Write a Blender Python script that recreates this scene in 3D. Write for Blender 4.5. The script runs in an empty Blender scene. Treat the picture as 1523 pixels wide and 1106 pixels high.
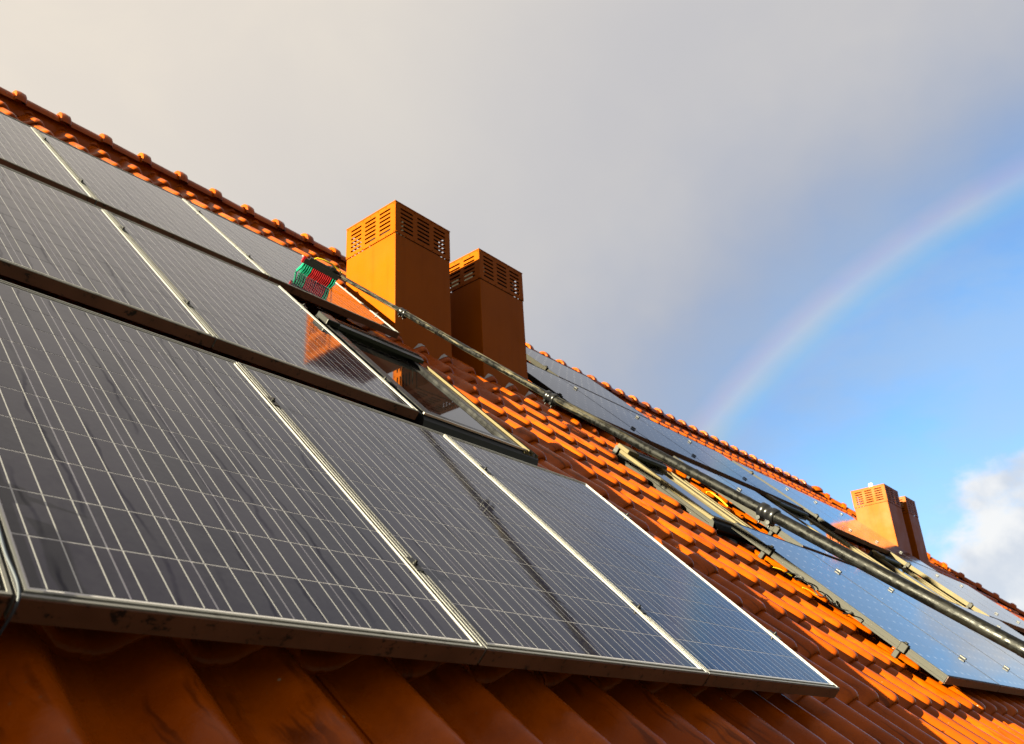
import bpy, bmesh, math, random
from mathutils import Vector, Matrix
from mathutils.geometry import tessellate_polygon
random.seed(7)
sc = bpy.context.scene
COL = sc.collection
PI = math.pi
R = math.radians

# ------------------------------------------------------------------ camera
CAM = Vector((-0.53587, -1.35694, -0.28545))
right = Vector((0.6455989, -0.7620027, -0.0505366))
up = Vector((-0.2916906, -0.3072076, 0.9058367))
back = Vector((-0.7057752, -0.5700662, -0.4206019))
cd = bpy.data.cameras.new('camera')
cam = bpy.data.objects.new('camera', cd)
COL.objects.link(cam)
cam.matrix_world = Matrix(((right.x, up.x, back.x, CAM.x), (right.y, up.y, back.y, CAM.y), (right.z, up.z, back.z, CAM.z), (0, 0, 0, 1)))
cd.lens = 31.655
cd.sensor_width = 36
cd.clip_start = 0.02
cd.clip_end = 3000
cd.dof.use_dof = True
cd.dof.focus_distance = 3.6
cd.dof.aperture_fstop = 6.5
sc.camera = cam

# ------------------------------------------------------------------ world, sun, exposure
EXPO = 3.2
SUN_AZ, SUN_EL = 172.0, 16.0
sc.view_settings.view_transform = 'Standard'
sc.view_settings.look = 'None'
sc.view_settings.exposure = EXPO
sc.view_settings.gamma = 1
sc.view_settings.use_curve_mapping = False
sc.cycles.use_denoising = True
sc.cycles.max_bounces = 6
sc.cycles.glossy_bounces = 4
sc.cycles.diffuse_bounces = 3
sc.cycles.sample_clamp_indirect = 4.0


def dirv(az, el):
    a, e = R(az), R(el)
    return Vector((math.cos(e) * math.cos(a), math.cos(e) * math.sin(a), math.sin(e)))


SUN = dirv(SUN_AZ, SUN_EL)
sl = bpy.data.lights.new('sun', 'SUN')
so = bpy.data.objects.new('sun', sl)
COL.objects.link(so)
sl.energy = 5.0
sl.angle = R(0.5)
sl.color = (1.0, 0.90, 0.60)
so.rotation_euler = SUN.to_track_quat('Z', 'Y').to_euler()
so.location = (-20, 0, 20)


class NT:
    """small helper to write node graphs"""

    def __init__(self, tree):
        self.t = tree
        tree.nodes.clear()

    def n(self, typ, **kw):
        nd = self.t.nodes.new(typ)
        for k, v in kw.items():
            if hasattr(nd, k):
                setattr(nd, k, v)
        return nd

    def put(self, sock, val):
        if hasattr(val, 'is_output'):
            self.t.links.new(val, sock)
        else:
            if sock.type == 'RGBA' and len(val) == 3:
                val = (*val, 1)
            sock.default_value = val

    def math(self, op, a, b=0.0, c=0.0, clamp=False):
        nd = self.n('ShaderNodeMath', operation=op, use_clamp=clamp)
        for i, v in enumerate((a, b, c)):
            self.put(nd.inputs[i], v)
        return nd.outputs[0]

    def vmath(self, op, a, b=None, out=0):
        nd = self.n('ShaderNodeVectorMath', operation=op)
        self.put(nd.inputs[0], a)
        if b is not None:
            self.put(nd.inputs[1], b)
        return nd.outputs[out]

    def dot(self, a, b):
        return self.vmath('DOT_PRODUCT', a, b, 1)

    def noise(self, vec, scale, detail=4, rough=0.5, out=0, dist=0.0):
        nd = self.n('ShaderNodeTexNoise')
        if vec is not None:
            self.put(nd.inputs['Vector'], vec)
        nd.inputs['Scale'].default_value = scale
        nd.inputs['Detail'].default_value = detail
        nd.inputs['Roughness'].default_value = rough
        nd.inputs['Distortion'].default_value = dist
        return nd.outputs[out]

    def ramp(self, v, a, b, lo=0.0, hi=1.0, smooth=True):
        nd = self.n('ShaderNodeMapRange')
        nd.interpolation_type = 'SMOOTHSTEP' if smooth else 'LINEAR'
        self.put(nd.inputs[0], v)
        for i, x in enumerate((a, b, lo, hi)):
            self.put(nd.inputs[i + 1], x)
        return nd.outputs[0]

    def mix(self, f, a, b, mode='MIX'):
        nd = self.n('ShaderNodeMix', data_type='RGBA', blend_type=mode)
        self.put(nd.inputs[0], f)
        self.put(nd.inputs[6], a)
        self.put(nd.inputs[7], b)
        return nd.outputs[2]

    def sep(self, v):
        nd = self.n('ShaderNodeSeparateXYZ')
        self.put(nd.inputs[0], v)
        return nd.outputs

    def comb(self, x, y, z):
        nd = self.n('ShaderNodeCombineXYZ')
        for i, v in enumerate((x, y, z)):
            self.put(nd.inputs[i], v)
        return nd.outputs[0]


def build_sky():
    w = bpy.data.worlds.new('World')
    sc.world = w
    w.use_nodes = True
    N = NT(w.node_tree)
    out = N.n('ShaderNodeOutputWorld')
    bg = N.n('ShaderNodeBackground')
    bg.inputs['Strength'].default_value = 0.1
    N.t.links.new(bg.outputs[0], out.inputs[0])
    K = 10.0 / 2 ** EXPO          # wanted picture value -> colour fed to a background of strength 0.1
    tc = N.n('ShaderNodeTexCoord')
    d = N.vmath('NORMALIZE', tc.outputs['Generated'])
    sky = N.n('ShaderNodeTexSky', sky_type='NISHITA')
    sky.sun_disc = False
    sky.sun_elevation = R(SUN_EL)
    sky.sun_rotation = R(90.0 - SUN_AZ)
    sky.altitude = 100
    sky.air_density = 1.0
    sky.dust_density = 0.6
    sky.ozone_density = 2.5

    def ang(v):
        return N.math('MULTIPLY', N.math('ARCCOSINE', N.dot(d, tuple(v))), 180 / PI)

    n1 = N.noise(d, 2.2, 5, 0.55)
    n2 = N.noise(N.vmath('ADD', d, (3.1, 1.7, 0.4)), 5.5, 5, 0.55)
    # break in the cloud deck
    a = ang(dirv(4, 13))
    a = N.math('ADD', a, N.math('MULTIPLY', N.math('SUBTRACT', n1, 0.5), 16))
    a = N.math('ADD', a, N.math('MULTIPLY', N.math('SUBTRACT', n2, 0.5), 6))
    el = N.math('MULTIPLY', N.math('ARCSINE', N.sep(d)[2]), 180 / PI)
    a = N.math('ADD', a, N.ramp(el, 26, 44, 0.0, 9.0, smooth=False))
    clear = N.ramp(a, 30, 11)
    blue = N.mix(1.0, sky.outputs[0], (0.55, 0.93, 1.16), 'MULTIPLY')
    blue = N.mix(1.0, blue, (0.25, 0.25, 0.25), 'MULTIPLY')
    # cloud deck
    s = ang(SUN)
    warm = N.ramp(s, 118, 84)
    grey = N.mix(N.ramp(n1, 0.25, 0.75), (0.57 * K, 0.565 * K, 0.585 * K), (0.65 * K, 0.63 * K, 0.61 * K))
    deck = N.mix(warm, grey, (0.86 * K, 0.775 * K, 0.665 * K))
    deck = N.mix(N.ramp(a, 38, 22), deck, (0.38 * K, 0.44 * K, 0.57 * K))
    blue = N.mix(N.ramp(el, 20, 9, 0.0, 0.5), blue, (0.62 * K, 0.80 * K, 1.0 * K))
    # thin veil inside the break
    veil = N.math('MULTIPLY', N.ramp(N.noise(N.vmath('MULTIPLY', d, (1, 1, 2.2)), 4.0, 6, 0.6), 0.30, 0.72), 0.50)
    blue = N.mix(veil, blue, (0.46 * K, 0.58 * K, 0.73 * K))
    n3 = N.noise(N.vmath('MULTIPLY', d, (1, 1, 1.5)), 3.4, 6, 0.55, dist=0.35)
    deck = N.mix(N.ramp(n3, 0.34, 0.66, 0.0, 0.14), deck, (0.44 * K, 0.45 * K, 0.52 * K))
    col = N.mix(clear, deck, blue)
    # cumulus low over the far end of the roof
    cb = ang(dirv(9.0, 8.6))
    nc = N.noise(N.vmath('MULTIPLY', d, (1, 1, 1.6)), 11, 7, 0.58)
    cb = N.math('ADD', cb, N.math('MULTIPLY', N.math('SUBTRACT', nc, 0.5), 9))
    cm = N.ramp(cb, 7.0, 4.6)
    cshade = N.ramp(N.noise(N.vmath('ADD', d, (0, 0, 0.02)), 14, 5, 0.5), 0.38, 0.62)
    ccol = N.mix(cshade, (0.66 * K, 0.70 * K, 0.77 * K), (0.97 * K, 0.95 * K, 0.92 * K))
    col = N.mix(N.math('MULTIPLY', cm, 0.92), col, ccol)
    # rainbow: rings about the point opposite the sun
    t = ang(dirv(-2.0, -11.2))
    cr = N.n('ShaderNodeValToRGB')
    N.put(cr.inputs[0], N.ramp(t, 38.6, 43.2, smooth=False))
    e = cr.color_ramp.elements
    stops = [(0.0, (0, 0, 0)), (0.25, (0.006, 0.006, 0.012)), (0.42, (0.0, 0.035, 0.030)), (0.56, (0.055, 0.062, 0.0)),
             (0.68, (0.110, 0.075, 0.0)), (0.80, (0.080, 0.026, 0.0)), (1.0, (0, 0, 0))]
    e[0].position = 0
    e[0].color = (0, 0, 0, 1)
    e[1].position = 1
    e[1].color = (0, 0, 0, 1)
    for p, c in stops[1:-1]:
        x = e.new(p)
        x.color = (*c, 1)
    bow = N.mix(1.0, cr.outputs[0], (K * 1.25, K * 1.2, K * 1.1), 'MULTIPLY')
    col = N.mix(1.0, col, bow, 'ADD')
    inside = N.math('MULTIPLY', N.ramp(t, 41.5, 33), 0.06)
    col = N.mix(inside, col, (0.85 * K, 0.9 * K, 0.95 * K))
    N.put(bg.inputs['Color'], col)


build_sky()

# ------------------------------------------------------------------ roof coordinates: u along the ridge, v up the slope, n out of the slope
C45 = math.sqrt(0.5)


def R2W(u, v, n):
    return Vector((u, (v - n) * C45, (v + n) * C45))


ROT = (PI / 4, 0, 0)


def empty(name, loc, rot=(0, 0, 0), label=None, cat=None, group=None, parent=None):
    o = bpy.data.objects.new(name, None)
    o.empty_display_size = 0.1
    COL.objects.link(o)
    o.location = loc
    o.rotation_euler = rot
    if parent:
        o.parent = parent
    return tag(o, label, cat, group)


def tag(o, label=None, cat=None, group=None, kind=None):
    if label: o['label'] = label
    if cat: o['category'] = cat
    if group: o['group'] = group
    if kind: o['kind'] = kind
    return o


def link(name, me, parent=None, loc=(0, 0, 0), rot=(0, 0, 0)):
    o = bpy.data.objects.new(name, me)
    COL.objects.link(o)
    o.location = loc
    o.rotation_euler = rot
    if parent: o.parent = parent
    return o


class MB:
    def __init__(self):
        self.v, self.f, self.s = [], [], []

    def add(self, vs, fs, smooth=False):
        b = len(self.v)
        self.v += [tuple(x) for x in vs]
        for f in fs:
            self.f.append([b + i for i in f])
            self.s.append(smooth)

    def box(self, x0, x1, y0, y1, z0, z1, bev=0.0):
        if bev <= 0:
            vs = [(x, y, z) for z in (z0, z1) for y in (y0, y1) for x in (x0, x1)]
            self.add(vs, [(0, 2, 3, 1), (4, 5, 7, 6), (0, 1, 5, 4), (2, 6, 7, 3), (0, 4, 6, 2), (1, 3, 7, 5)])
        else:
            bm = bmesh.new()
            m = Matrix.Translation(((x0 + x1) / 2, (y0 + y1) / 2, (z0 + z1) / 2)) @ Matrix.Diagonal((x1 - x0, y1 - y0, z1 - z0, 1))
            bmesh.ops.create_cube(bm, size=1, matrix=m)
            bmesh.ops.bevel(bm, geom=bm.edges[:], offset=bev, segments=2, affect='EDGES', profile=0.5)
            bm.verts.index_update()
            self.add([v.co[:] for v in bm.verts], [[v.index for v in f.verts] for f in bm.faces])
            bm.free()

    def tube(self, pts, rad, seg=10, cap=True):
        pts = [Vector(p) for p in pts]
        if not hasattr(rad, '__len__'):
            rad = [rad] * len(pts)
        rings = []
        ref = None
        for i, p in enumerate(pts):
            t = (pts[min(i + 1, len(pts) - 1)] - pts[max(i - 1, 0)]).normalized()
            if ref is None:
                ref = t.orthogonal().normalized()
            ref = (ref - t * ref.dot(t)).normalized()
            b = t.cross(ref)
            rings.append([p + (ref * math.cos(2 * PI * k / seg) + b * math.sin(2 * PI * k / seg)) * rad[i] for k in range(seg)])
        vs = [q for r in rings for q in r]
        fs = []
        for i in range(len(pts) - 1):
            for k in range(seg):
                fs.append((i * seg + k, i * seg + (k + 1) % seg, (i + 1) * seg + (k + 1) % seg, (i + 1) * seg + k))
        self.add(vs, fs, True)
        if cap:
            self.add(rings[0], [tuple(range(seg))[::-1]])
            self.add(rings[-1], [tuple(range(seg))])

    def prism(self, poly, axis, a, b, smooth=False):
        """poly: 2-D outline swept along an axis (0 = x, 1 = y)"""
        n = len(poly)
        def P(q, t):
            return (t, q[0], q[1]) if axis == 0 else (q[0], t, q[1])
        vs = [P(q, a) for q in poly] + [P(q, b) for q in poly]
        self.add(vs, [(i, (i + 1) % n, n + (i + 1) % n, n + i) for i in range(n)], smooth)
        self.add([P(q, a) for q in poly], [tuple(range(n))])
        self.add([P(q, b) for q in poly], [tuple(range(n))[::-1]])

    def mesh(self, name, mat):
        me = bpy.data.meshes.new(name)
        me.from_pydata(self.v, [], self.f)
        me.polygons.foreach_set('use_smooth', self.s)
        bm = bmesh.new()
        bm.from_mesh(me)
        bmesh.ops.recalc_face_normals(bm, faces=bm.faces[:])
        bm.to_mesh(me)
        bm.free()
        for m in (mat if isinstance(mat, (list, tuple)) else [mat]):
            me.materials.append(m)
        return me

    def build(self, name, mat, parent=None, loc=(0, 0, 0), rot=(0, 0, 0)):
        return link(name, self.mesh(name, mat), parent, loc, rot)


# ------------------------------------------------------------------ materials
def material(name, base, rough=0.5, metal=0.0, spec=0.5, var=0.0, vscale=8.0, bump=0.0, bscale=40.0, rvar=0.0, fn=None):
    m = bpy.data.materials.new(name)
    m.use_nodes = True
    N = NT(m.node_tree)
    out = N.n('ShaderNodeOutputMaterial')
    b = N.n('ShaderNodeBsdfPrincipled')
    N.t.links.new(b.outputs[0], out.inputs[0])
    pos = N.n('ShaderNodeNewGeometry').outputs['Position']
    col = base
    if var > 0:
        f = N.noise(pos, vscale, 6, 0.6)
        lo = tuple(c * (1 - var) for c in base)
        hi = tuple(min(1, c * (1 + var)) for c in base)
        col = N.mix(N.ramp(f, 0.3, 0.7), lo, hi)
    N.put(b.inputs['Base Color'], col)
    r = rough
    if rvar > 0:
        r = N.ramp(N.noise(pos, vscale * 1.7, 4, 0.6), 0.3, 0.7, max(0.02, rough - rvar), rough + rvar)
    N.put(b.inputs['Roughness'], r)
    b.inputs['Metallic'].default_value = metal
    b.inputs['Specular IOR Level'].default_value = spec
    if bump > 0:
        bp = N.n('ShaderNodeBump')
        bp.inputs['Strength'].default_value = 0.6
        bp.inputs['Distance'].default_value = bump
        N.put(bp.inputs['Height'], N.noise(pos, bscale, 4, 0.6))
        N.t.links.new(bp.outputs[0], b.inputs['Normal'])
    if fn:
        fn(N, b, pos, col)
    return m


def tile_nodes(N, b, pos, col):
    rnd = N.n('ShaderNodeObjectInfo').outputs['Random']
    isl = N.n('ShaderNodeNewGeometry').outputs['Random Per Island']
    r = N.math('FRACT', N.math('ADD', rnd, isl))
    c = N.mix(r, (0.160, 0.0265, 0.0001), (0.250, 0.0470, 0.0002))
    n = N.noise(pos, 9, 6, 0.65)
    c = N.mix(N.ramp(n, 0.35, 0.75), c, (0.14, 0.0235, 0.0002))
    # rain marks running down the slope
    p = N.sep(pos)
    v = N.math('MULTIPLY', N.math('ADD', p[1], p[2]), C45)
    warp = N.noise(pos, 6, 3, 0.5)
    q = N.comb(N.math('MULTIPLY', N.math('ADD', p[0], N.math('MULTIPLY', warp, 0.06)), 38), N.math('MULTIPLY', v, 2.2), 0.0)
    st = N.ramp(N.noise(q, 1.0, 3, 0.55), 0.53, 0.63)
    st = N.math('MULTIPLY', st, N.ramp(N.noise(pos, 3.1, 3, 0.5), 0.46, 0.6))
    c = N.mix(N.math('MULTIPLY', st, 0.65), c, (0.035, 0.006, 0.001))
    sp = N.ramp(N.noise(pos, 60, 2, 0.5), 0.72, 0.76)
    c = N.mix(N.math('MULTIPLY', sp, 0.5), c, (0.10, 0.05, 0.03))
    vo = N.n('ShaderNodeTexVoronoi')
    N.put(vo.inputs['Vector'], pos)
    vo.inputs['Scale'].default_value = 13
    dots = N.math('MULTIPLY', N.ramp(vo.outputs['Distance'], 0.07, 0.04), N.ramp(N.sep(vo.outputs['Color'])[0], 0.74, 0.76))
    c = N.mix(N.math('MULTIPLY', dots, 0.7), c, (0.22, 0.19, 0.15))
    N.put(b.inputs['Base Color'], c)
    N.put(b.inputs['Roughness'], N.ramp(N.noise(pos, 14, 5, 0.6), 0.3, 0.7, 0.17, 0.42))
    bp = N.n('ShaderNodeBump')
    bp.inputs['Strength'].default_value = 0.35
    bp.inputs['Distance'].default_value = 0.004
    N.put(bp.inputs['Height'], N.math('ADD', N.noise(pos, 22, 5, 0.6), N.math('MULTIPLY', N.noise(pos, 210, 2, 0.5), 0.15)))
    N.t.links.new(bp.outputs[0], b.inputs['Normal'])


M = {}
M['tile'] = material('clay_tile', (0.3, 0.07, 0.01), 0.35, 0.0, 0.10, fn=tile_nodes)
M['underlay'] = material('roof_underlay', (0.02, 0.018, 0.016), 0.9)
M['render'] = material('wall_render', (0.55, 0.52, 0.46), 0.9, var=0.08, vscale=3, bump=0.003, bscale=90)
M['grass'] = material('lawn', (0.024, 0.034, 0.013), 1.0, var=0.4, vscale=1.2, bump=0.03, bscale=30)
M['gutter'] = material('gutter_metal', (0.10, 0.05, 0.03), 0.4, 0.3)


def frame_nodes(N, b, pos, col):
    n = N.ramp(N.noise(pos, 26, 5, 0.7), 0.56, 0.70)
    c = N.mix(N.math('MULTIPLY', n, 0.55), (0.17, 0.169, 0.168), (0.05, 0.042, 0.036))
    N.put(b.inputs['Base Color'], c)


M['alu'] = material('anodised_aluminium', (0.6, 0.6, 0.57), 0.5, 0.35, 0.2, fn=frame_nodes)


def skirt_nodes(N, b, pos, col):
    # brown paints in reflected tiles and shade; the black specks are dirt
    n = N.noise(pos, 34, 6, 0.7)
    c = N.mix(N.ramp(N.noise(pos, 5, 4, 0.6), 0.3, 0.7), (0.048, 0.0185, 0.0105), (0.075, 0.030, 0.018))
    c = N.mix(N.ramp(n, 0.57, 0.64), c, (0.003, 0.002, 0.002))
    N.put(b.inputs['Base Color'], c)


M['skirt'] = material('dirty_skirt_painted_reflection', (0.12, 0.07, 0.05), 0.55, 0.0, 0.25, fn=skirt_nodes)
M['bronze'] = material('bronze_anodised', (0.005576, 0.004592, 0.002362), 0.5, 0.0, 0.12, var=0.12, vscale=12)
M['black'] = material('black_plastic', (0.002, 0.002, 0.002), 0.45, 0.0, 0.3)
M['blackmetal'] = material('black_coated_metal', (0.003, 0.003, 0.0035), 0.32, 0.0, 0.3, rvar=0.08)
M['mattblack'] = material('matt_black_frame', (0.008, 0.008, 0.009), 0.75, 0.0, 0.15)
M['clampgrey'] = material('clamp_grey', (0.009184, 0.008396, 0.006824), 0.5, 0.3)
M['steel'] = material('bolt_steel', (0.35, 0.34, 0.32), 0.35, 0.9)
M['flash'] = material('beige_flashing', (0.060, 0.047, 0.022), 0.6, 0.0, 0.12, var=0.1, vscale=10)
M['lead'] = material('lead_flashing', (0.20, 0.20, 0.22), 0.6, 0.0, 0.3, var=0.25, vscale=14)
M['white'] = material('white_plastic', (0.492, 0.4854, 0.4592), 0.5)
def chim_nodes(N, b, pos, col):
    p = N.sep(pos)
    q = N.comb(N.math('MULTIPLY', p[0], 16), N.math('MULTIPLY', p[1], 16), N.math('MULTIPLY', p[2], 0.9))
    n = N.ramp(N.noise(q, 1.0, 4, 0.6), 0.45, 0.72)
    c = N.mix(N.math('MULTIPLY', n, 0.16), col, (0.055, 0.011, 0.0006))
    m = N.ramp(N.noise(pos, 55, 3, 0.6), 0.66, 0.72)
    c = N.mix(N.math('MULTIPLY', m, 0.25), c, (0.05, 0.02, 0.004))
    N.put(b.inputs['Base Color'], c)


M['chim'] = material('copper_brown_sheet', (0.1508, 0.03396, 0.0001994), 0.42, 0.0, 0.03, var=0.06, vscale=2.2, rvar=0.06, bump=0.0015, bscale=3.0, fn=chim_nodes)
M['chimdark'] = material('painted_shade_inside', (0.004, 0.003, 0.002), 0.9, 0.0, 0.1)  # near-black stands in for the shade inside the cowls
M['teal'] = material('teal_bristle', (0, 0.102, 0.057), 0.8, 0.0, 0.1)
M['red'] = material('red_bristle', (0.144, 0.0018, 0.0036), 0.8, 0.0, 0.1)
M['yellow'] = material('yellow_hose', (0.2952, 0.2099, 0), 0.4)


def pole_nodes(N, b, pos, col):
    p = N.sep(pos)
    ax_ = (-0.078, -0.772, -0.632)                        # the pole's own direction: scuffs and painted highlights run along it
    al = N.dot(pos, ax_)
    q = N.vmath('SUBTRACT', N.vmath('MULTIPLY', pos, (60, 60, 60)), N.vmath('MULTIPLY', N.comb(al, al, al), tuple(56 * c for c in ax_)))
    n = N.noise(q, 1.0, 5, 0.65)
    scuff_glint = N.ramp(n, 0.50, 0.64)
    fade = N.ramp(p[1], 0.1, 1.6)                      # cream streaks grow up the pole: sunlit highlights painted in
    k = N.math('MULTIPLY', scuff_glint, N.math('ADD', 0.05, N.math('MULTIPLY', fade, 0.95)))
    N.put(b.inputs['Base Color'], N.mix(k, (0.0010, 0.0010, 0.0010), (0.055, 0.047, 0.030)))
    N.put(b.inputs['Roughness'], N.ramp(N.noise(pos, 40, 4, 0.6), 0.35, 0.65, 0.28, 0.6))
    bp = N.n('ShaderNodeBump')
    bp.inputs['Strength'].default_value = 0.5
    bp.inputs['Distance'].default_value = 0.003
    N.put(bp.inputs['Height'], n)
    N.t.links.new(bp.outputs[0], b.inputs['Normal'])


M['pole'] = material('worn_highlit_carbon_pole', (0.02, 0.02, 0.02), 0.3, 0.0, 0.16, fn=pole_nodes)


def glass_common(N, b, pos, c, rbase=0.042):
    p = N.sep(pos)
    v = N.math('MULTIPLY', N.math('ADD', p[1], p[2]), C45)
    # dried drip lines running down the glass and a light film of dust
    warp = N.math('MULTIPLY', N.noise(N.comb(N.math('MULTIPLY', p[0], 3.0), N.math('MULTIPLY', v, 1.6), 0), 1.0, 2, 0.5), 0.16)
    warp = N.math('ADD', warp, N.math('MULTIPLY', N.noise(N.comb(N.math('MULTIPLY', p[0], 9.0), N.math('MULTIPLY', v, 11.0), 5.0), 1.0, 2, 0.5), 0.030))
    w = N.math('ADD', p[0], warp)
    cell = N.math('ABSOLUTE', N.math('SUBTRACT', N.math('FRACT', N.math('MULTIPLY', w, 9.5)), 0.5))
    line = N.ramp(cell, 0.075, 0.015)
    gate = N.ramp(N.noise(N.comb(N.math('MULTIPLY', p[0], 4.7), N.math('MULTIPLY', v, 1.4), 3.0), 1.0, 3, 0.6), 0.42, 0.54)
    drip = N.math('MULTIPLY', line, gate)
    patch = N.ramp(N.noise(N.comb(N.math('MULTIPLY', p[0], 5.0), N.math('MULTIPLY', v, 2.5), 7.0), 1.6, 4, 0.6), 0.52, 0.66)
    dust = N.ramp(N.noise(pos, 1.6, 4, 0.6), 0.3, 0.7, 0.0025, 0.0085)
    dust = N.math('MULTIPLY', dust, N.math('SUBTRACT', 1.0, N.math('MULTIPLY', drip, 0.9)))
    c = N.mix(1.0, c, N.comb(dust, N.math('MULTIPLY', dust, 0.96), N.math('MULTIPLY', dust, 1.06)), 'ADD')
    N.put(b.inputs['Base Color'], c)
    lev = N.math('SUBTRACT', 0.40, N.math('ADD', N.math('MULTIPLY', drip, 0.24), N.math('MULTIPLY', patch, 0.10)))
    N.put(b.inputs['Specular IOR Level'], lev)
    b.inputs['IOR'].default_value = 1.38
    N.put(b.inputs['Roughness'], N.ramp(N.noise(pos, 3.0, 4, 0.6), 0.3, 0.7, rbase - 0.015, rbase + 0.02))
    bp = N.n('ShaderNodeBump')
    bp.inputs['Strength'].default_value = 0.25
    bp.inputs['Distance'].default_value = 0.0006
    N.put(bp.inputs['Height'], N.noise(pos, 45, 3, 0.5))
    N.t.links.new(bp.outputs[0], b.inputs['Normal'])


def cell_nodes(N, b, pos, col):
    o = N.sep(N.n('ShaderNodeTexCoord').outputs['Object'])
    ax = N.math('ABSOLUTE', o[0])
    m1 = N.ramp(ax, 0.0014, 0.0009)
    m2 = N.ramp(N.math('ABSOLUTE', N.math('SUBTRACT', ax, 0.052)), 0.0014, 0.0009)
    bus = N.math('MAXIMUM', m1, m2)
    rnd = N.n('ShaderNodeObjectInfo').outputs['Random']
    c = N.mix(rnd, (0.005, 0.005, 0.013), (0.009, 0.008, 0.019))
    vor = N.n('ShaderNodeTexVoronoi')
    N.put(vor.inputs['Vector'], pos)
    vor.inputs['Scale'].default_value = 90
    c = N.mix(N.math('MULTIPLY', N.sep(vor.outputs['Color'])[0], 0.4), c, (0.015, 0.015, 0.025))
    c = N.mix(bus, c, (0.36, 0.36, 0.37))
    glass_common(N, b, pos, c)


def laminate_nodes(N, b, pos, col):
    glass_common(N, b, pos, (0.42, 0.41, 0.43))


def darkpv_nodes(N, b, pos, col):
    o = N.sep(N.n('ShaderNodeTexCoord').outputs['Object'])
    fx = N.math('ABSOLUTE', N.math('SUBTRACT', N.math('FRACT', N.math('DIVIDE', o[0], 0.135)), 0.5))
    fy = N.math('ABSOLUTE', N.math('SUBTRACT', N.math('FRACT', N.math('DIVIDE', o[1], 0.130)), 0.5))
    dia = N.ramp(N.math('ADD', fx, fy), 0.14, 0.08)      # pale diamonds where cut cell corners meet
    c = N.mix(dia, (0.008, 0.009, 0.015), (0.30, 0.30, 0.33))
    N.put(b.inputs['Base Color'], c)
    N.put(b.inputs['Roughness'], N.ramp(N.noise(pos, 2.5, 4, 0.6), 0.3, 0.7, 0.05, 0.10))
    b.inputs['Specular IOR Level'].default_value = 0.62
    bp = N.n('ShaderNodeBump')
    bp.inputs['Strength'].default_value = 0.2
    bp.inputs['Distance'].default_value = 0.0006
    N.put(bp.inputs['Height'], N.noise(pos, 30, 3, 0.5))
    N.t.links.new(bp.outputs[0], b.inputs['Normal'])


M['cell'] = material('solar_cell', (0.01, 0.01, 0.015), 0.1, fn=cell_nodes)
M['laminate'] = material('panel_laminate', (0.2, 0.2, 0.2), 0.1, fn=laminate_nodes)
M['darkpv'] = material('dark_panel_glass', (0.01, 0.01, 0.015), 0.07, fn=darkpv_nodes)
def mattepv_nodes(N, b, pos, col):
    darkpv_nodes(N, b, pos, col)
    b.inputs['IOR'].default_value = 1.12
    b.inputs['Specular IOR Level'].default_value = 0.5


M['mattepv'] = material('anti_reflective_dark_glass', (0.01, 0.01, 0.015), 0.07, fn=mattepv_nodes)
M['pane'] = material('window_pane', (0.012, 0.011, 0.010), 0.025, 0.0, 0.55)
M['liner'] = material('window_liner', (0.03, 0.026, 0.022), 0.6)

# ------------------------------------------------------------------ layout numbers (metres in roof coordinates)
PITCH_U, PITCH_V, PHASE_U, PHASE_V = 0.25, 0.333, 0.075, 0.11
CROWN = -0.08          # top of the tile crowns
V_RIDGE = 6.55
ROOF_U0, ROOF_U1 = -3.0, 21.4
HIP_U = 15.75          # where the ridge ends and the hip starts


def hip_u(v):
    return HIP_U + (V_RIDGE - v) * 0.765

PV_ROWS = [(0.0, 1.5135), (1.718, 3.244), (3.397, 4.902)]
WHITE_PANELS = [  # u index, row, label
    (-1, 0, 'sliver of white framed solar panel at the left edge beside a thin cable'),
    (0, 0, 'nearest large solar panel, lowest row, with dried drip lines on its dark cells'),
    (1, 0, 'lowest row solar panel crossed by the black reflection of the cleaning pole'),
    (2, 0, 'lowest row solar panel ending beside the sunlit bare orange tiles'),
    (-1, 1, 'added unseen middle row solar panel past the left edge, shading the row gap'),  # added out of view to shade tiles between the rows
    (0, 1, 'middle row solar panel at the left, directly above the nearest large panel'),
    (1, 1, 'middle row solar panel beside the roof window, mirroring the chimney in orange'),
    (0, 2, 'top row solar panel cut off by the left edge, under the ridge tiles'),
    (1, 2, 'top row solar panel between two others, under the ridge tiles'),
    (2, 2, 'top row solar panel under the red and teal brush beside the lit chimney'),
]
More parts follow.
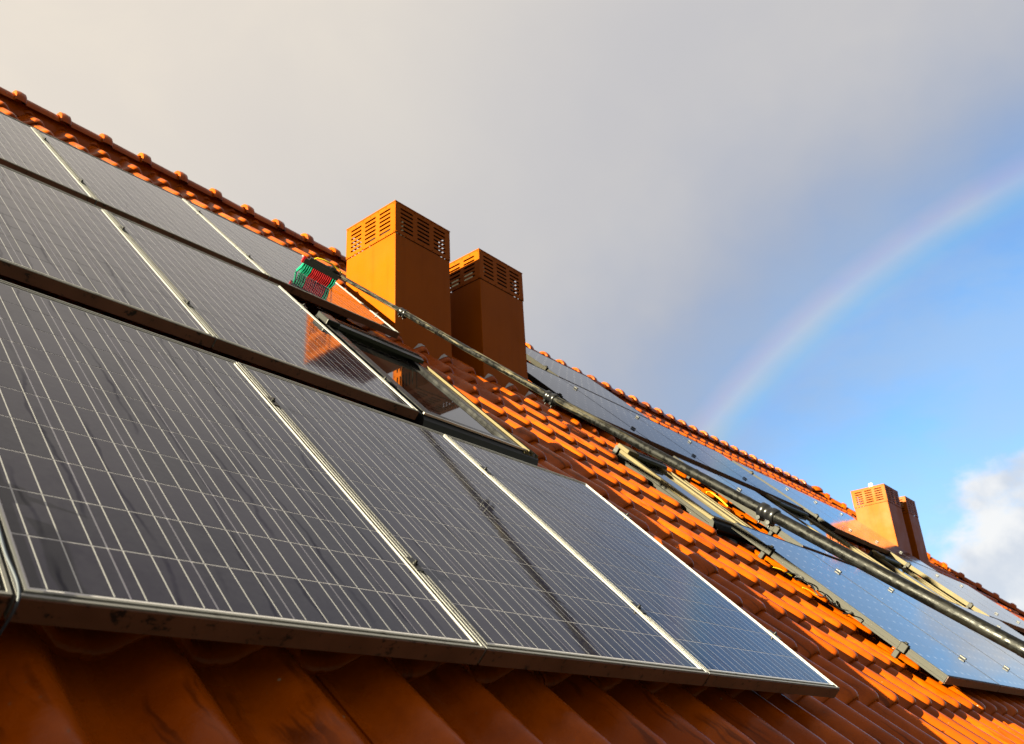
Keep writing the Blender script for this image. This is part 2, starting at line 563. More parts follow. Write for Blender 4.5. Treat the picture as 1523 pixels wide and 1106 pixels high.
DARK = [  # u0, u1, v0, v1, label, left neighbour?
    (5.05, 6.165, 0.235, 1.815, 'blue reflecting dark solar panel with exposed left frame and two clamps, beside bare tiles', False),
    (6.175, 7.29, 0.235, 1.815, 'second blue reflecting dark solar panel from the bare tiles, lowest far row', True),
    (7.30, 8.415, 0.235, 1.815, 'third blue reflecting dark solar panel from the bare tiles, partly behind the black pole', True),
    (8.425, 9.54, 0.235, 1.815, 'fourth dark solar panel from the bare tiles in the lowest far row', True),
    (9.55, 10.665, 0.235, 1.815, 'fifth dark solar panel from the bare tiles, running out of the frame', True),
    (10.675, 11.79, 0.235, 1.815, 'last dark solar panel of the lowest far row, below the cream rail', True),
    (6.25, 7.03, 1.87, 3.30, 'narrow dark solar panel just above the pole, its left frame exposed', False),
    (7.04, 7.82, 1.87, 3.30, 'narrow dark solar panel just above the pole, touching the wide roof window', True),
    (5.05, 6.145, 3.53, 4.865, 'grey dark solar panel partly hidden by the second near chimney', False),
    (6.155, 7.25, 3.53, 4.865, 'grey dark solar panel, second from the near chimneys, middle far row', True),
    (7.26, 8.355, 3.53, 4.865, 'grey dark solar panel, third from the near chimneys, middle far row', True),
    (8.365, 9.46, 3.53, 4.865, 'grey dark solar panel ending at the long dark rail, middle far row', True),
    (6.175, 7.95, 4.90, 6.09, 'wide grey dark solar panel reaching the ridge behind the near chimneys', False),
    (9.70, 10.72, 3.19, 4.78, 'pale blue dark solar panel beside the long dark rail under the far ridge', False),
    (10.73, 11.65, 3.19, 4.78, 'dark solar panel second from the long dark rail, left of the orange mirror image', True),
    (11.66, 12.58, 3.19, 4.78, 'dark solar panel mirroring the far chimney in orange, left half', True),
    (12.59, 13.50, 3.19, 4.78, 'dark solar panel mirroring the far chimney in orange, touching its foot', True),
    (11.45, 12.58, 1.83, 3.17, 'pale blue dark solar panel with a cream lit rail, below the far chimneys', False),
    (12.59, 13.70, 1.83, 3.17, 'pale blue dark solar panel, second from the cream lit rail', True),
    (13.71, 14.87, 1.83, 3.17, 'pale blue dark solar panel, last one before the descending hip tiles', True),
]
# roof windows: u0, u1, v0, v1, top n
WINDOWS = [(2.05, 2.70, 1.72, 2.80, 0.0), (4.915, 5.44, 1.89, 2.85, -0.04), (8.415, 9.28, 2.15, 3.44, -0.04), (10.165, 10.86, 1.93, 2.86, -0.04)]
# chimneys: x0, x1, y0, y1, top z
CHIMS = [(3.32, 3.90, 2.795, 3.345, 3.786), (4.257, 4.81, 2.795, 3.345, 3.786), (13.81, 14.44, 2.822, 3.35, 3.795), (14.79, 15.28, 2.822, 3.35, 3.79)]

# ------------------------------------------------------------------ setting
g = MB()
g.add([(-400, -400, -6), (400, -400, -6), (400, 400, -6), (-400, 400, -6)], [(0, 1, 2, 3)])
tag(g.build('ground', M['grass']), kind='structure')

house = empty('house', (15.5, 4.6, -6), (0, 0, 0), 'long terraced house with a steep orange clay tile roof under all the solar panels', 'house')
hm = Matrix.Translation((-15.5, -4.6, 6))
HOFF = Vector((-15.5, -4.6, 6))
w = MB()
w.box(ROOF_U0 + 0.3 - 15.5, ROOF_U1 - 0.3 - 15.5, -0.15 - 4.6, 9.4 - 4.6, 0, 5.35)
w.build('wall', M['render'], house)

roof = empty('roof', HOFF, (0, 0, 0), parent=house)
apexY, apexZ = R2W(0, V_RIDGE, -0.20).y, R2W(0, V_RIDGE, -0.20).z
ev = R2W(0, -0.86, -0.20)
dk = MB()
y2 = 2 * apexY - ev.y
xe = ROOF_U1
xa = HIP_U + 0.05
dk.add([(ROOF_U0, ev.y, ev.z), (xe, ev.y, ev.z), (xe, y2, ev.z), (ROOF_U0, y2, ev.z), (ROOF_U0, apexY, apexZ), (xa, apexY, apexZ)],
       [(0, 1, 5, 4), (1, 2, 5), (2, 3, 4, 5), (0, 4, 3), (0, 3, 2, 1)])
dk.build('deck', M['underlay'], roof)
gt = MB()
for k in range(8):
    pass
gy, gz = R2W(0, -0.95, -0.18).y, R2W(0, -0.95, -0.18).z
prof = [(gy + 0.07 * math.cos(PI + PI * i / 8), gz + 0.07 * math.sin(PI + PI * i / 8)) for i in range(9)]
prof += [(gy + 0.063 * math.cos(2 * PI - PI * i / 8), gz + 0.063 * math.sin(2 * PI - PI * i / 8)) for i in range(9)]
gt.prism(prof, 0, ROOF_U0, ROOF_U1)
gt.build('gutter', M['gutter'], roof)


# --- tiles
H_CROWN = 0.066
LIFT = 0.036


def tile_profile(x):
    """height over the valley, x measured from the crown"""
    ax = abs(x)
    if ax < 0.098:
        return H_CROWN * (0.5 + 0.5 * math.cos(PI * ax / 0.098)) ** 0.85
    return 0.0


def tile_geom(nx=14, rows=(0.0, 0.004, 0.012, 0.026, 0.046, 0.2, 0.405), thick=0.022):
    xs = sorted(set([-0.125, -0.116] + [-0.105 + 0.21 * i / (nx - 1) for i in range(nx)] + [0.1285]))
    vs, fs = [], []
    for s in rows:
        rd = 0.024 * (1 - math.sqrt(max(0, 1 - ((0.046 - s) / 0.046) ** 2))) if s < 0.046 else 0
        for x in xs:
            h = tile_profile(x)
            if x < -0.11:
                h += 0.003 if x > -0.12 else 0.0
            top = CROWN - H_CROWN + h - LIFT * s / PITCH_V - rd
            vs.append((x, s, top))
    n = len(xs)
    for j in range(len(rows) - 1):
        for i in range(n - 1):
            fs.append((j * n + i, j * n + i + 1, (j + 1) * n + i + 1, (j + 1) * n + i))
    b = len(vs)
    for i, x in enumerate(xs):                # nose thickness
        vs.append((x, 0.004, vs[i][2] - thick + 0.006))
    for i in range(n - 1):
        fs.append((i, b + i, b + i + 1, i + 1))
    b2 = len(vs)
    for i, x in enumerate(xs):                # underside
        vs.append((x, 0.12, vs[b + i][2] - 0.010))
    for i in range(n - 1):
        fs.append((b + i, b2 + i, b2 + i + 1, b + i + 1))
    b3 = len(vs)                              # left side edge over the neighbour
    for j in range(len(rows)):
        vs.append((-0.125, rows[j], vs[j * n][2] - 0.014))
    for j in range(len(rows) - 1):
        fs.append((j * n, (j + 1) * n, b3 + j + 1, b3 + j))
    return vs, fs


def in_holes(u, v):
    for (a, b, c, d, t) in WINDOWS:
        if a - 0.01 < u < b + (0.06 if a < 3 else 0.16) and c - 0.12 < v + 0.17 < d + 0.08:
            return True
    return False


RECTS = [(i, i + 1, *PV_ROWS[r]) for i, r, _ in WHITE_PANELS] + [(a, b, c, d) for a, b, c, d, _, _ in DARK]
CAMR = Vector((-0.5359, -1.1613, 0.7577))
LENS = 31.655 / 36


def project(p):
    q = p - CAM
    z = -q.dot(back)
    if z < 0.05: return None
    return LENS * q.dot(right) / z, LENS * q.dot(up) / z, z


def hidden(u, v, n):
    t = CAMR.z / (CAMR.z - n)
    uu = CAMR.x + (u - CAMR.x) * t
    vv = CAMR.y + (v - CAMR.y) * t
    return any(a <= uu <= b and c <= vv <= d for a, b, c, d in RECTS)


cand = []
for k in range(-3, 19):
    v = PHASE_V + PITCH_V * k
    for j in range(int((ROOF_U0 - PHASE_U) / PITCH_U) + 1, int((ROOF_U1 - PHASE_U) / PITCH_U)):
        u = PHASE_U + PITCH_U * j
        if in_holes(u, v) or u > hip_u(v + 0.1):
            continue
        best = 0
        for s in (0.02, 0.12, 0.24, 0.32):
            p = project(R2W(u, v + s, CROWN - 0.1 * s))
            if p and abs(p[0]) < 0.53 and abs(p[1]) < 0.395 and not hidden(u, v + s, CROWN - 0.1 * s):
                best += 1 / p[2] ** 2
        cand.append((best, u, v))
top_row = [(PHASE_U + PITCH_U * j, PHASE_V + PITCH_V * 19) for j in range(-12, int((HIP_U - PHASE_U) / PITCH_U))]
cand.sort(key=lambda c: -c[0])
tv, tf = tile_geom()
tb = MB()
tb.add(tv, tf, True)
tile_me = tb.mesh('roof_tile', M['tile'])


def sharp(me, ang=40):
    me.update()
    bm = bmesh.new()
    bm.from_mesh(me)
    for e in bm.edges:
        if len(e.link_faces) == 2 and e.calc_face_angle(0) > R(ang):
            e.smooth = False
    bm.to_mesh(me)
    bm.free()


sharp(tile_me)
for bst, u, v in cand[:298]:
    o = link('roof_tile', tile_me, roof, R2W(u + random.uniform(-.002, .002), v + random.uniform(-.004, .004), random.uniform(-.0025, .0025)),
             (PI / 4 + random.uniform(-.004, .004), random.uniform(-.008, .008), random.uniform(-.006, .006)))
fl = MB()
lv, lf = tile_geom(9, (0.0, 0.008, 0.022, 0.046, 0.405))
for bst, u, v in cand[298:]:
    if bst == 0 and (v < 0 or u < -1) and hidden(u, v, CROWN):
        pass
    du, dn = random.uniform(-.002, .002), random.uniform(-.003, .003)
    fl.add([R2W(x + u + du, s + v, n + dn) for x, s, n in lv], lf, True)
sv, sf = tile_geom(9, (0.0, 0.008, 0.022, 0.046, 0.085))
sb = MB()
sb.add(sv, sf, True)
short_me = sb.mesh('cut_tile', M['tile'])
sharp(short_me)
for u, v in top_row:
    link('cut_tile', short_me, roof, R2W(u, v + random.uniform(-.004, .004), random.uniform(-.002, .002)), (PI / 4, random.uniform(-.008, .008), 0))
me = bpy.data.meshes.new('tile_field')
me.from_pydata(fl.v, [], fl.f)
me.polygons.foreach_set('use_smooth', fl.s)
me.materials.append(M['tile'])
sharp(me)
tag(link('tile_field', me, roof), kind='stuff')

# --- ridge tiles: half-round barrels with a raised collar
ry, rz = R2W(0, V_RIDGE, CROWN).y, R2W(0, V_RIDGE, CROWN).z - 0.060
rt = MB()
stations = [(0.0, 0.102), (0.006, 0.114), (0.04, 0.118), (0.074, 0.114), (0.085, 0.102), (0.09, 0.088), (0.39, 0.080)]
SEG = 16
vs, fs = [], []
for x, r in stations:
    for i in range(SEG + 1):
        a = -0.04 * PI + 1.08 * PI * i / SEG
        vs.append((x, r * math.cos(a), r * math.sin(a) * 1.05))
for j in range(len(stations) - 1):
    for i in range(SEG):
        q = j * (SEG + 1) + i
        fs.append((q, q + 1, q + SEG + 2, q + SEG + 1))
b = len(vs)
for i in range(SEG + 1):
    vs.append((0.003, vs[i][1] * 0.86, vs[i][2] * 0.86))
for i in range(SEG):
    fs.append((i, b + i, b + i + 1, i + 1))
rt.add(vs, fs, True)
ridge_me = rt.mesh('ridge_tile', M['tile'])
sharp(ridge_me, 50)
rb = MB()      # mortar bed that closes the gap under the barrels
rb.prism([(ry - 0.050, rz - 0.10), (ry - 0.050, rz + 0.02), (ry + 0.050, rz + 0.02), (ry + 0.050, rz - 0.10)], 0, ROOF_U0, HIP_U - 0.05)
rb.build('ridge_bedding', M['tile'], roof)
nr = 0
u = 1.19 - 0.333 * 12
while u < HIP_U - 0.25:
    link('ridge_tile', ridge_me, roof, (u, ry, rz + random.uniform(-.004, .004)), (random.uniform(-.02, .02), random.uniform(-.008, .008), random.uniform(-.01, .01)))
    u += 0.333

# hip: the same barrels laid down the corner, with a domed cap where they meet the ridge
A = Vector((HIP_U, ry, rz))
B_ = R2W(hip_u(-0.9), -0.9, CROWN) + Vector((0, 0, -0.045))
dh = (B_ - A).normalized()
hy = dh.cross(Vector((0, 0, 1))).normalized()
hz = hy.cross(dh)
q = 0.30
ln = (B_ - A).length
while q < ln - 0.05:
    p = A + dh * q
    o = link('hip_tile', ridge_me, roof)
    # barrels run downhill from their collar
    mtx = Matrix.Identity(4)
    for c_, vv_ in enumerate((-dh, -hy, hz, p)):
        for r_ in range(3):
            mtx[r_][c_] = vv_[r_]
    o.matrix_basis = mtx
    q += 0.345
dm = MB()
vs, fs = [], []
for j in range(7):
    a = PI / 2 * j / 6
    for i in range(20):
        b = 2 * PI * i / 20
        vs.append((0.17 * math.cos(a) * math.cos(b), 0.17 * math.cos(a) * math.sin(b), 0.01 + 0.13 * math.sin(a)))
for j in range(6):
    for i in range(20):
        fs.append((j * 20 + i, j * 20 + (i + 1) % 20, (j + 1) * 20 + (i + 1) % 20, (j + 1) * 20 + i))
dm.add(vs, fs, True)
dm.build('ridge_cap', M['tile'], roof, A + Vector((0.05, 0, -0.02)))

# ------------------------------------------------------------------ chimneys (sheet metal cases with a louvred cowl)


def slot(cx, cz, w, h):
    r = h / 2
    pts = []
    for i in range(5):
        a = -PI / 2 + PI * i / 4
        pts.append((cx + w / 2 - r + r * math.cos(a), cz + r * math.sin(a)))
    for i in range(5):
        a = PI / 2 + PI * i / 4
        pts.append((cx - w / 2 + r + r * math.cos(a), cz + r * math.sin(a)))
    return pts


def louvre_face(mb, P, w, h, cols=3, rows=6, thick=0.003):
    """P maps (along, height, depth) to a point; the slots are real holes"""
    outer = [(0, 0), (w, 0), (w, h), (0, h)]
    loops = [outer]
    cw = (w - 0.06) / cols
    for i in range(cols):
        for j in range(rows):
            loops.append(slot(0.03 + cw * (i + .5), 0.026 + (h - 0.05) * (j + .5) / rows, cw * 0.76, h * 0.062)[::-1])
    flat = [q for l in loops for q in l]
    tris = tessellate_polygon([[Vector((x, y, 0)) for x, y in l] for l in loops])
    mb.add([P(x, y, 0) for x, y in flat], [tuple(t) for t in tris])
    mb.add([P(x, y, thick) for x, y in flat], [tuple(t) for t in tris])
    for l in loops:
        n = len(l)
        mb.add([P(x, y, 0) for x, y in l] + [P(x, y, thick) for x, y in l], [(i, (i + 1) % n, n + (i + 1) % n, n + i) for i in range(n)])


for ci, (x0, x1, y0, y1, zt) in enumerate(CHIMS):
    base = (zt - 0.275) - 0.2
    ch = empty('chimney', Vector((x0, y0, 0)) + HOFF, (0, 0, 0), parent=house)
    W, D = x1 - x0, y1 - y0
    zc = zt - 0.275
    cs = MB()
    zb = y0 - 0.35
    cs.box(0, W, 0, D, zb, zc, 0.004)
    cs.build('casing', M['chim'], ch)
    cw_ = MB()
    e = 0.004
    hh = 0.271
    zz = zc + 0.004
    louvre_face(cw_, lambda a, z, d: (-e + a, -e + d, zz + z), W + 2 * e, hh)
    louvre_face(cw_, lambda a, z, d: (-e + a, D + e - d, zz + z), W + 2 * e, hh)
    louvre_face(cw_, lambda a, z, d: (-e + d, -e + 0.0032 + a, zz + z), D + 2 * e - 0.0064, hh)
    louvre_face(cw_, lambda a, z, d: (W + e - d, -e + 0.0032 + a, zz + z), D + 2 * e - 0.0064, hh)
    cw_.build('cowl', M['chim'], ch)
    fl_ = MB()  # near-black core added to darken the slots and block sky behind
    fl_.box(W * .24, W * .88, D * .09, D * .80, zc - 0.01, zz + hh - 0.004)
    fl_.build('dark_core', M['chimdark'], ch)
    cp = MB()
    cp.box(-e - 0.003, W + e + 0.003, -e - 0.003, D + e + 0.003, zz + hh + 0.001, zz + hh + 0.009)
    cp.build('cap', M['chim'], ch)
    rv = MB()                                   # rivets along the cowl edges
    for a in range(7):
        for zq in (0.010, hh - 0.010):
            xx = 0.012 + (W - 0.024) * a / 6
            rv.box(xx - .004, xx + .004, -e - 0.0035, -e + .001, zz + zq - .004, zz + zq + .004)
            yy = 0.012 + (D - 0.024) * a / 6
            rv.box(-e - .0035, -e + .001, yy - .004, yy + .004, zz + zq - .004, zz + zq + .004)
    rv.build('rivet_row', M['chim'], ch)
    # lead apron in front, dressed over the tile crowns
    ap = MB()
    vf = (y0 + y0 + 2 * 0.09 * C45) * C45       # slope coordinate of the front face on the roof
    nseg = int(W / 0.0625)
    ok = lambda u: tile_profile(((u + x0 - PHASE_U + PITCH_U / 2) % PITCH_U) - PITCH_U / 2)
    vs, fs = [], []
    us = [-0.06 + (W + 0.12) * i / 24 for i in range(25)]
    for s, dn in ((0.03, 0.006), (-0.008, 0.004), (-0.028, 0.003)):
        for uu in us:
            base_v = (y0 / C45 + (CROWN - 0.03)) + s          # y0 = (v-n)*C45
            v = base_v
            k = math.floor((v - PHASE_V) / PITCH_V)
            sl_ = v - PHASE_V - k * PITCH_V
            n = CROWN - H_CROWN + ok(uu) - LIFT * sl_ / PITCH_V + dn
            p = R2W(uu, v, n)
            vs.append((p.x, p.y - y0, p.z))
    for j in range(2):
        for i in range(24):
            fs.append((j * 25 + i, j * 25 + i + 1, (j + 1) * 25 + i + 1, (j + 1) * 25 + i))
    ap.add(vs, fs, True)
    ap.build('lead_apron', M['lead'], ch)
    if ci == 2:
        kb = MB()
        kb.tube([(W * 0.12, 0.22, zz + hh + 0.008), (W * 0.12, 0.22, zz + hh + 0.075)], 0.035, 12)
        kb.build('vent_cap', M['white'], ch)

# ------------------------------------------------------------------ roof windows


def roof_window(i, u0, u1, v0, v1, nt):
    W, L = u1 - u0, v1 - v0
    dark = (i == 0)
    o = empty('roof_window', R2W(u0, v0, 0) + HOFF, ROT, parent=house)
    fr = M['blackmetal'] if dark else M['bronze']
    b_ = -0.17 if dark else -0.14
    bk = b_ if dark else nt - 0.028
    m = MB()                                     # outer frame: four bars round the pane
    t = 0.055
    m.box(0, t, 0, L, bk, nt, 0.004)
    m.box(W - t, W, 0, L, bk, nt, 0.004)
    m.box(t, W - t, 0, t + 0.01, bk, nt - 0.002, 0.004)
    m.box(t, W - t, L - t, L, bk, nt - 0.002, 0.004)
    if not dark:
        kb_ = MB()
        kb_.box(0.004, W - 0.004, 0.004, L - 0.004, b_, bk - 0.001)
        kb_.build('kerb', M['bronze'], o)
    m.build('frame', fr if dark else M['flash'], o)
    gl = MB()
    gl.box(t, W - t, t + 0.01, L - t, nt - 0.022, nt - 0.016)
    gl.build('pane', M['pane'], o)
    ln = MB()
    ln.box(t, W - t, t + 0.01, L - t, b_, b_ + 0.01)
    ln.build('liner', M['liner'], o)
    # long ribbed hood over the head of the window
    hd = MB()
    hd.prism([(L - 0.085, nt + 0.002), (L - 0.08, nt + 0.022), (L - 0.05, nt + 0.028), (L + 0.01, nt + 0.029), (L + 0.04, nt + 0.005), (L + 0.04, b_ + 0.03), (L + 0.003, b_ + 0.03), (L + 0.003, nt + 0.002)], 0, -0.02, W + 0.02)
    hd.box(-0.021, W + 0.021, L - 0.045, L - 0.040, nt + 0.026, nt + 0.032)
    hd.box(-0.021, W + 0.021, L - 0.020, L - 0.015, nt + 0.0265, nt + 0.033)
    hd.build('hood', M['blackmetal'] if dark else M['black'], o)
    hc = MB()
    hc.box(-0.032, 0.05 if dark else 0.11, L - 0.10, L + 0.02, nt + 0.003, nt + 0.0345, 0.005)
    hc.build('hood_end', M['black'] if dark else M['flash'], o)
    # ribbed side flashing that catches the sun
    sf = MB()
    wd = 0.10 if dark else 0.20
    for q, (a, bq, nn) in enumerate(((0.002, 0.026, -0.002), (0.026, 0.032, 0.010), (0.032, 0.060, -0.010), (0.060, 0.066, 0.002), (0.066, wd, -0.012), (wd, wd + 0.006, -0.002))):
        sf.box(W + a, W + bq, -0.02, L - 0.12, b_ + 0.06, nt + nn)
    sf.build('side_flashing', M['flash'], o)
    sg = MB()
    sg.box(-0.022, -0.002, -0.01, L - 0.14, b_ + 0.03, nt - (0.012 if dark else 0.05))
    sg.build('side_flashing', M['black'] if dark else M['bronze'], o)
    # apron at the foot
    af = MB()
    af.prism([(-0.002, nt - 0.004), (-0.03, nt - 0.02), (-0.05, nt - 0.06), (-0.055, b_ + 0.02), (-0.16 if dark else -0.08, b_ + 0.055), (-0.16 if dark else -0.08, b_ + 0.049), (-0.002, b_)], 0, -0.03, W + wd + 0.01)
    af.build('apron', M['black'] if dark else M['bronze'], o)
    lp = MB()
    lp.box(-0.031, W + 0.02, -0.012, -0.0025, nt - 0.003, nt + 0.006)
    lp.build('glazing_bead', M['steel'] if dark else M['flash'], o)


for i, wnd in enumerate(WINDOWS):
    roof_window(i, *wnd)

# ------------------------------------------------------------------ solar panels with white frames
PW, PL = 0.994, None
CU, CV = 0.158, 0.146
cm = MB()
cm.box(-0.0772, 0.0772, -0.0711, 0.0711, 0, 0.0004)
cell_me = cm.mesh('solar_cell', M['cell'])


def frame_bars(mb, w, l):
    # outer lip, groove and inner lip on all four sides
    for (a, b, z) in ((0, 0.006, 0.0), (0.006, 0.014, -0.014), (0.014, 0.019, -0.0005)):
        mb.box(a, b, a, l - a, -0.040, z)
        mb.box(w - b, w - a, a, l - a, -0.040, z)
        mb.box(b, w - b, a, b, -0.040, z)
        mb.box(b, w - b, l - b, l - a, -0.040, z)


for i, r, lab in WHITE_PANELS:
    v0, v1 = PV_ROWS[r]
    l = v1 - v0
    p = empty('solar_panel', R2W(i + 0.003, v0, 0), ROT, lab, 'solar panel', 'white framed solar panels on the near roof')
    f = MB()
    frame_bars(f, PW, l)
    f.build('frame', M['alu'], p)
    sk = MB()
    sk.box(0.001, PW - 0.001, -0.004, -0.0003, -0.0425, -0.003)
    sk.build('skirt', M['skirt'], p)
    la = MB()
    la.box(0.019, PW - 0.019, 0.019, l - 0.019, -0.012, -0.0036)
    lam = la.build('laminate', M['laminate'], p)
    ou = (PW - CU * 6) / 2
    ov = (l - CV * 10) / 2
    for a in range(6):
        for b in range(10):
            link('solar_cell', cell_me, lam, (ou + CU * (a + .5), ov + CV * (b + .5), -0.0034))
    # mid clamps sit on the seam to the next panel
    for fr_ in (0.21, 0.80):
        c_ = MB()
        y = l * fr_
        c_.box(PW - 0.010, PW + 0.016, y - 0.030, y + 0.030, 0.0012, 0.0040, 0.001)
        cl = c_.build('clamp', M['clampgrey'], p)
        bt = MB()
        bt.tube([(PW + 0.003, y, 0.004), (PW + 0.003, y, 0.009)], 0.008, 8)
        bt.tube([(PW + 0.003, y, 0.009), (PW + 0.003, y, 0.015)], 0.0045, 6)
        bt.build('bolt', M['blackmetal'], cl)

# mounting rails under the near panels
for r, (v0, v1) in enumerate(PV_ROWS):
    for fr_ in (0.21, 0.80):
        m = MB()
        ue = 3.05 if r != 1 else 2.03
        y = (v1 - v0) * fr_
        m.box(0, ue + 1.0, -0.02, 0.02, -0.082, -0.043)
        o = m.build('mounting_rail', M['alu'], None, R2W(-1.0, v0 + y, 0), ROT)
        tag(o, ('lower' if fr_ < .5 else 'upper') + ' aluminium rail hidden beneath the ' + ('lowest', 'middle', 'top')[r] + ' row of white framed panels', 'rail', 'rails under the near panels')

# ------------------------------------------------------------------ dark frameless-looking panels further along
for (u0, u1, v0, v1, lab, nb) in DARK:
    w, l = u1 - u0, v1 - v0
    p = empty('dark_solar_panel', R2W(u0, v0, 0), ROT, lab, 'solar panel', 'dark solar panels further along the roof')
    f = MB()
    t = 0.010
    zf = 0 if not nb else -0.004
    f.box(0, t, 0, l, -0.045, zf)
    f.box(w - t, w, 0, l, -0.045, -0.004)
    f.box(t, w - t, 0, t, -0.045, zf)
    f.box(t, w - t, l - t, l, -0.045, zf)
    rail_m = M['flash'] if u0 == 11.45 else M['bronze']  # one rail gets the lighter beige: sunlight put into its colour
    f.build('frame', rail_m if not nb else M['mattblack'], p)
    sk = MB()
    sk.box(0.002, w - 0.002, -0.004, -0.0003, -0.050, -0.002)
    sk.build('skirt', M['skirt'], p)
    la = MB()
    la.box(t, w - t, t, l - t, -0.012, -0.002)
    la.build('glass', M['mattepv'] if (v0 > 3.3 and u0 < 9.5) else M['darkpv'], p)
    for fr_ in (0.17, 0.80):
        y = l * fr_
        c_ = MB()
        if nb:
            c_.box(-0.016, 0.008, y - 0.022, y + 0.022, 0.0012, 0.014, 0.003)
            c_.build('clamp', M['clampgrey'], p)
        else:                                       # end clamp, its foot and the rail stub that carries it
            c_.box(-0.026, 0.012, y - 0.024, y + 0.024, -0.050, 0.010, 0.004)
            c_.box(-0.018, 0.006, y - 0.010, y + 0.010, 0.0102, 0.019, 0.003)
            c_.box(-0.075, -0.036, y - 0.016, y + 0.016, -0.088, -0.040, 0.003)
            c_.build('clamp', M['bronze'], p)
    if not nb:
        sd = MB()                                   # stepped side profile
        sd.box(-0.007, -0.0005, 0, l, -0.048, -0.034)
        sd.box(-0.004, -0.0005, 0, l, -0.0335, -0.010)
        sd.build('edge_profile', rail_m, p)

# ------------------------------------------------------------------ telescopic cleaning brush


POLE = [(2.737, 3.939, 0.100), (2.676, 3.049, 0.179), (2.580, 1.623, 0.304), (2.484, 0.357, 0.445), (2.415, -0.544, 0.544), (2.379, -1.018, 0.597)]
PTS = [R2W(*q) for q in POLE]
brush_pos = R2W(2.60, 3.93, 0.0)
br = empty('cleaning_brush', brush_pos, ROT, 'long black telescopic cleaning pole with a red and teal bristled brush head', 'cleaning brush')
inv = br.matrix_basis.inverted()
br_m = Matrix.Translation(brush_pos) @ Matrix.Rotation(PI / 4, 4, 'X')
inv = br_m.inverted()
LP = [inv @ q for q in PTS]
radii = [0.0135, 0.0165, 0.0190, 0.0215, 0.0225]
for k in range(5):
    m = MB()
    a, b = LP[k], LP[k + 1]
    m.tube([a + (b - a) * (-0.02 if k else 0), a + (b - a) * 0.5, b], [radii[k]] * 3, 16)
    m.build('pole_section', M['pole'], br)
for k in range(1, 5):
    if k == 4:
        continue
    a = LP[k]
    d = (LP[k + 1] - LP[k]).normalized()
    m = MB()
    rr = radii[k]
    m.tube([a - d * 0.035, a - d * 0.034, a - d * 0.012, a - d * 0.010, a + d * 0.012, a + d * 0.014, a + d * 0.034, a + d * 0.036],
           [rr * 1.15, rr * 1.30, rr * 1.30, rr * 1.12, rr * 1.12, rr * 1.32, rr * 1.32, rr * 1.1], 16)
    side = d.cross(Vector((0, 0, 1))).normalized()
    dn = -Vector((0, 0, 1)) + d * d.z
    for q in (-0.02, 0.024):
        c = a + d * q + dn * rr * 1.4
        m.tube([c - side * rr * 0.9, c + side * rr * 0.9], rr * 0.36, 10)
        m.tube([c + dn * rr * 0.1, c + dn * rr * 0.8], rr * 0.2, 8)
    m.build('clamp_collar', M['blackmetal'], br)

# brush head: local frame e1 along the block, e2 across it, n up
e1 = Vector((0.227, -0.107, 0)).normalized()
e2 = Vector((e1.y * -1, e1.x, 0))
BL = 0.245
m = MB()


def hp(a, b_, n):
    return e1 * a + e2 * b_ + Vector((0, 0, n))


def hbox(mb, a0, a1, b0, b1, n0, n1):
    mb.add([hp(a, b_, n) for n in (n0, n1) for b_ in (b0, b1) for a in (a0, a1)], [(0, 2, 3, 1), (4, 5, 7, 6), (0, 1, 5, 4), (2, 6, 7, 3), (0, 4, 6, 2), (1, 3, 7, 5)])


hbox(m, -BL / 2, BL / 2, -0.006, 0.064, 0.070, 0.106)
hbox(m, -BL / 2 + 0.03, BL / 2 - 0.02, 0.01, 0.05, 0.106, 0.124)
m.build('brush_block', M['black'], br)
for kind, rng in (('teal', [(-0.120, -0.050), (0.088, 0.120)]), ('red', [(-0.049, 0.087)])):
    for (a0, a1) in rng:
        n = max(2, round((a1 - a0) / 0.0128))
        m = MB()
        for q in range(n):
            a = a0 + (a1 - a0) * (q + .5) / n
            for bi, b_ in enumerate((0.0, 0.019, 0.038, 0.056)):
                splay = (b_ - 0.03) * 0.25
                sa = (-0.012 if a < -0.10 else 0) + random.uniform(-.003, .003)
                m.tube([hp(a, b_, 0.073), hp(a + sa * 0.4, b_ + splay * 0.9 - 0.010 * (bi == 0), 0.040), hp(a + sa - 0.006, b_ + splay * 1.2 + 0.004, 0.002)], [0.0050, 0.0060, 0.0052], 6)
        m.build('bristles', M[kind], br)
m = MB()
hbox(m, -BL / 2 - 0.012, -BL / 2 + 0.012, 0.0, 0.06, 0.068, 0.110)
m.build('end_cap', M['red'], br)
m = MB()
pt = LP[0]
m.tube([hp(-0.07, 0.03, 0.118), hp(-0.055, 0.035, 0.136), hp(-0.01, 0.04, 0.146), hp(0.045, 0.04, 0.148), pt + Vector((0, 0, 0.03)), pt + Vector((0.0, -0.03, 0.022))], 0.0055, 8)
m.build('water_hose', M['yellow'], br)
m = MB()
m.tube([hp(0.03, 0.03, 0.112), hp(0.08, 0.04, 0.118), pt], [0.018, 0.016, 0.017], 10)
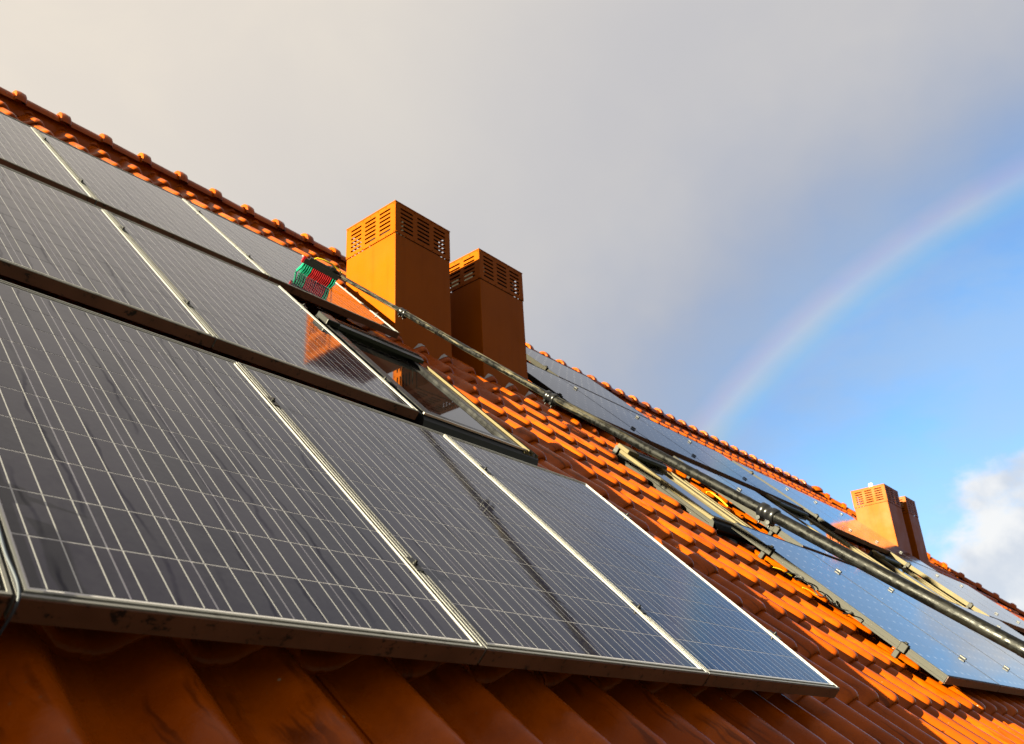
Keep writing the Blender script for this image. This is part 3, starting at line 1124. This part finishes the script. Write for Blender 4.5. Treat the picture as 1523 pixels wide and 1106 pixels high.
m.tube([hp(0.06, 0.0, 0.122), hp(0.06, 0.06, 0.122)], 0.014, 10)
m.build('swivel_joint', M['blackmetal'], br)

# ------------------------------------------------------------------ cables lying on the tiles


def cable(name, pts, r, mat, lab, cat='cable'):
    m = MB()
    o = R2W(*pts[0])
    # smooth the path
    P = [R2W(*q) - o for q in pts]
    path = []
    for i in range(len(P) - 1):
        p0, p1, p2, p3 = P[max(i - 1, 0)], P[i], P[i + 1], P[min(i + 2, len(P) - 1)]
        for s in range(6):
            t = s / 6
            path.append(0.5 * ((2 * p1) + (p2 - p0) * t + (2 * p0 - 5 * p1 + 4 * p2 - p3) * t * t + (3 * p1 - p0 - 3 * p2 + p3) * t ** 3))
    path.append(P[-1])
    m.tube(path, r, 6)
    return tag(m.build(name, mat, None, o), lab, cat)


cable('cable', [(0.012, 0.245, 0.004), (0.006, 0.20, 0.006), (0.002, 0.10, 0.006), (0.006, 0.02, 0.005), (0.004, -0.012, -0.01), (0.0, -0.014, -0.07)], 0.0026,
      material('blue_black_cable', (0.004, 0.010, 0.022), 0.6), 'thin blue black cable running down the seam at the left edge')
pts = []
for i in range(26):
    t = i / 25
    pts.append((4.86 + 0.05 * math.sin(t * 23) + 0.05 * t, 1.22 - 0.42 * t + 0.03 * math.cos(t * 31), -0.045 + 0.03 * abs(math.sin(t * 19))))
cable('cable', pts, 0.004, M['black'], 'thin black cable tangled on the tiles along the exposed bronze panel frame')
cable('cable', [(4.80, 1.305, -0.055), (4.86, 1.27, -0.045), (4.93, 1.235, -0.05)], 0.0035, M['yellow'], 'short yellow cable end on tiles below the upper clamp of the exposed panel frame')
cable('cable', [(4.84, 1.10, -0.055), (4.88, 1.075, -0.05), (4.93, 1.045, -0.055)], 0.0035, M['yellow'], 'short yellow cable end beside the tangled black cable on the tiles')
cable('cable', [(5.86, 2.60, -0.05), (5.90, 2.585, -0.035), (5.93, 2.51, -0.04), (5.96, 2.43, -0.055)], 0.006, M['yellow'], 'curved yellow cable end on tiles just under the black pole')
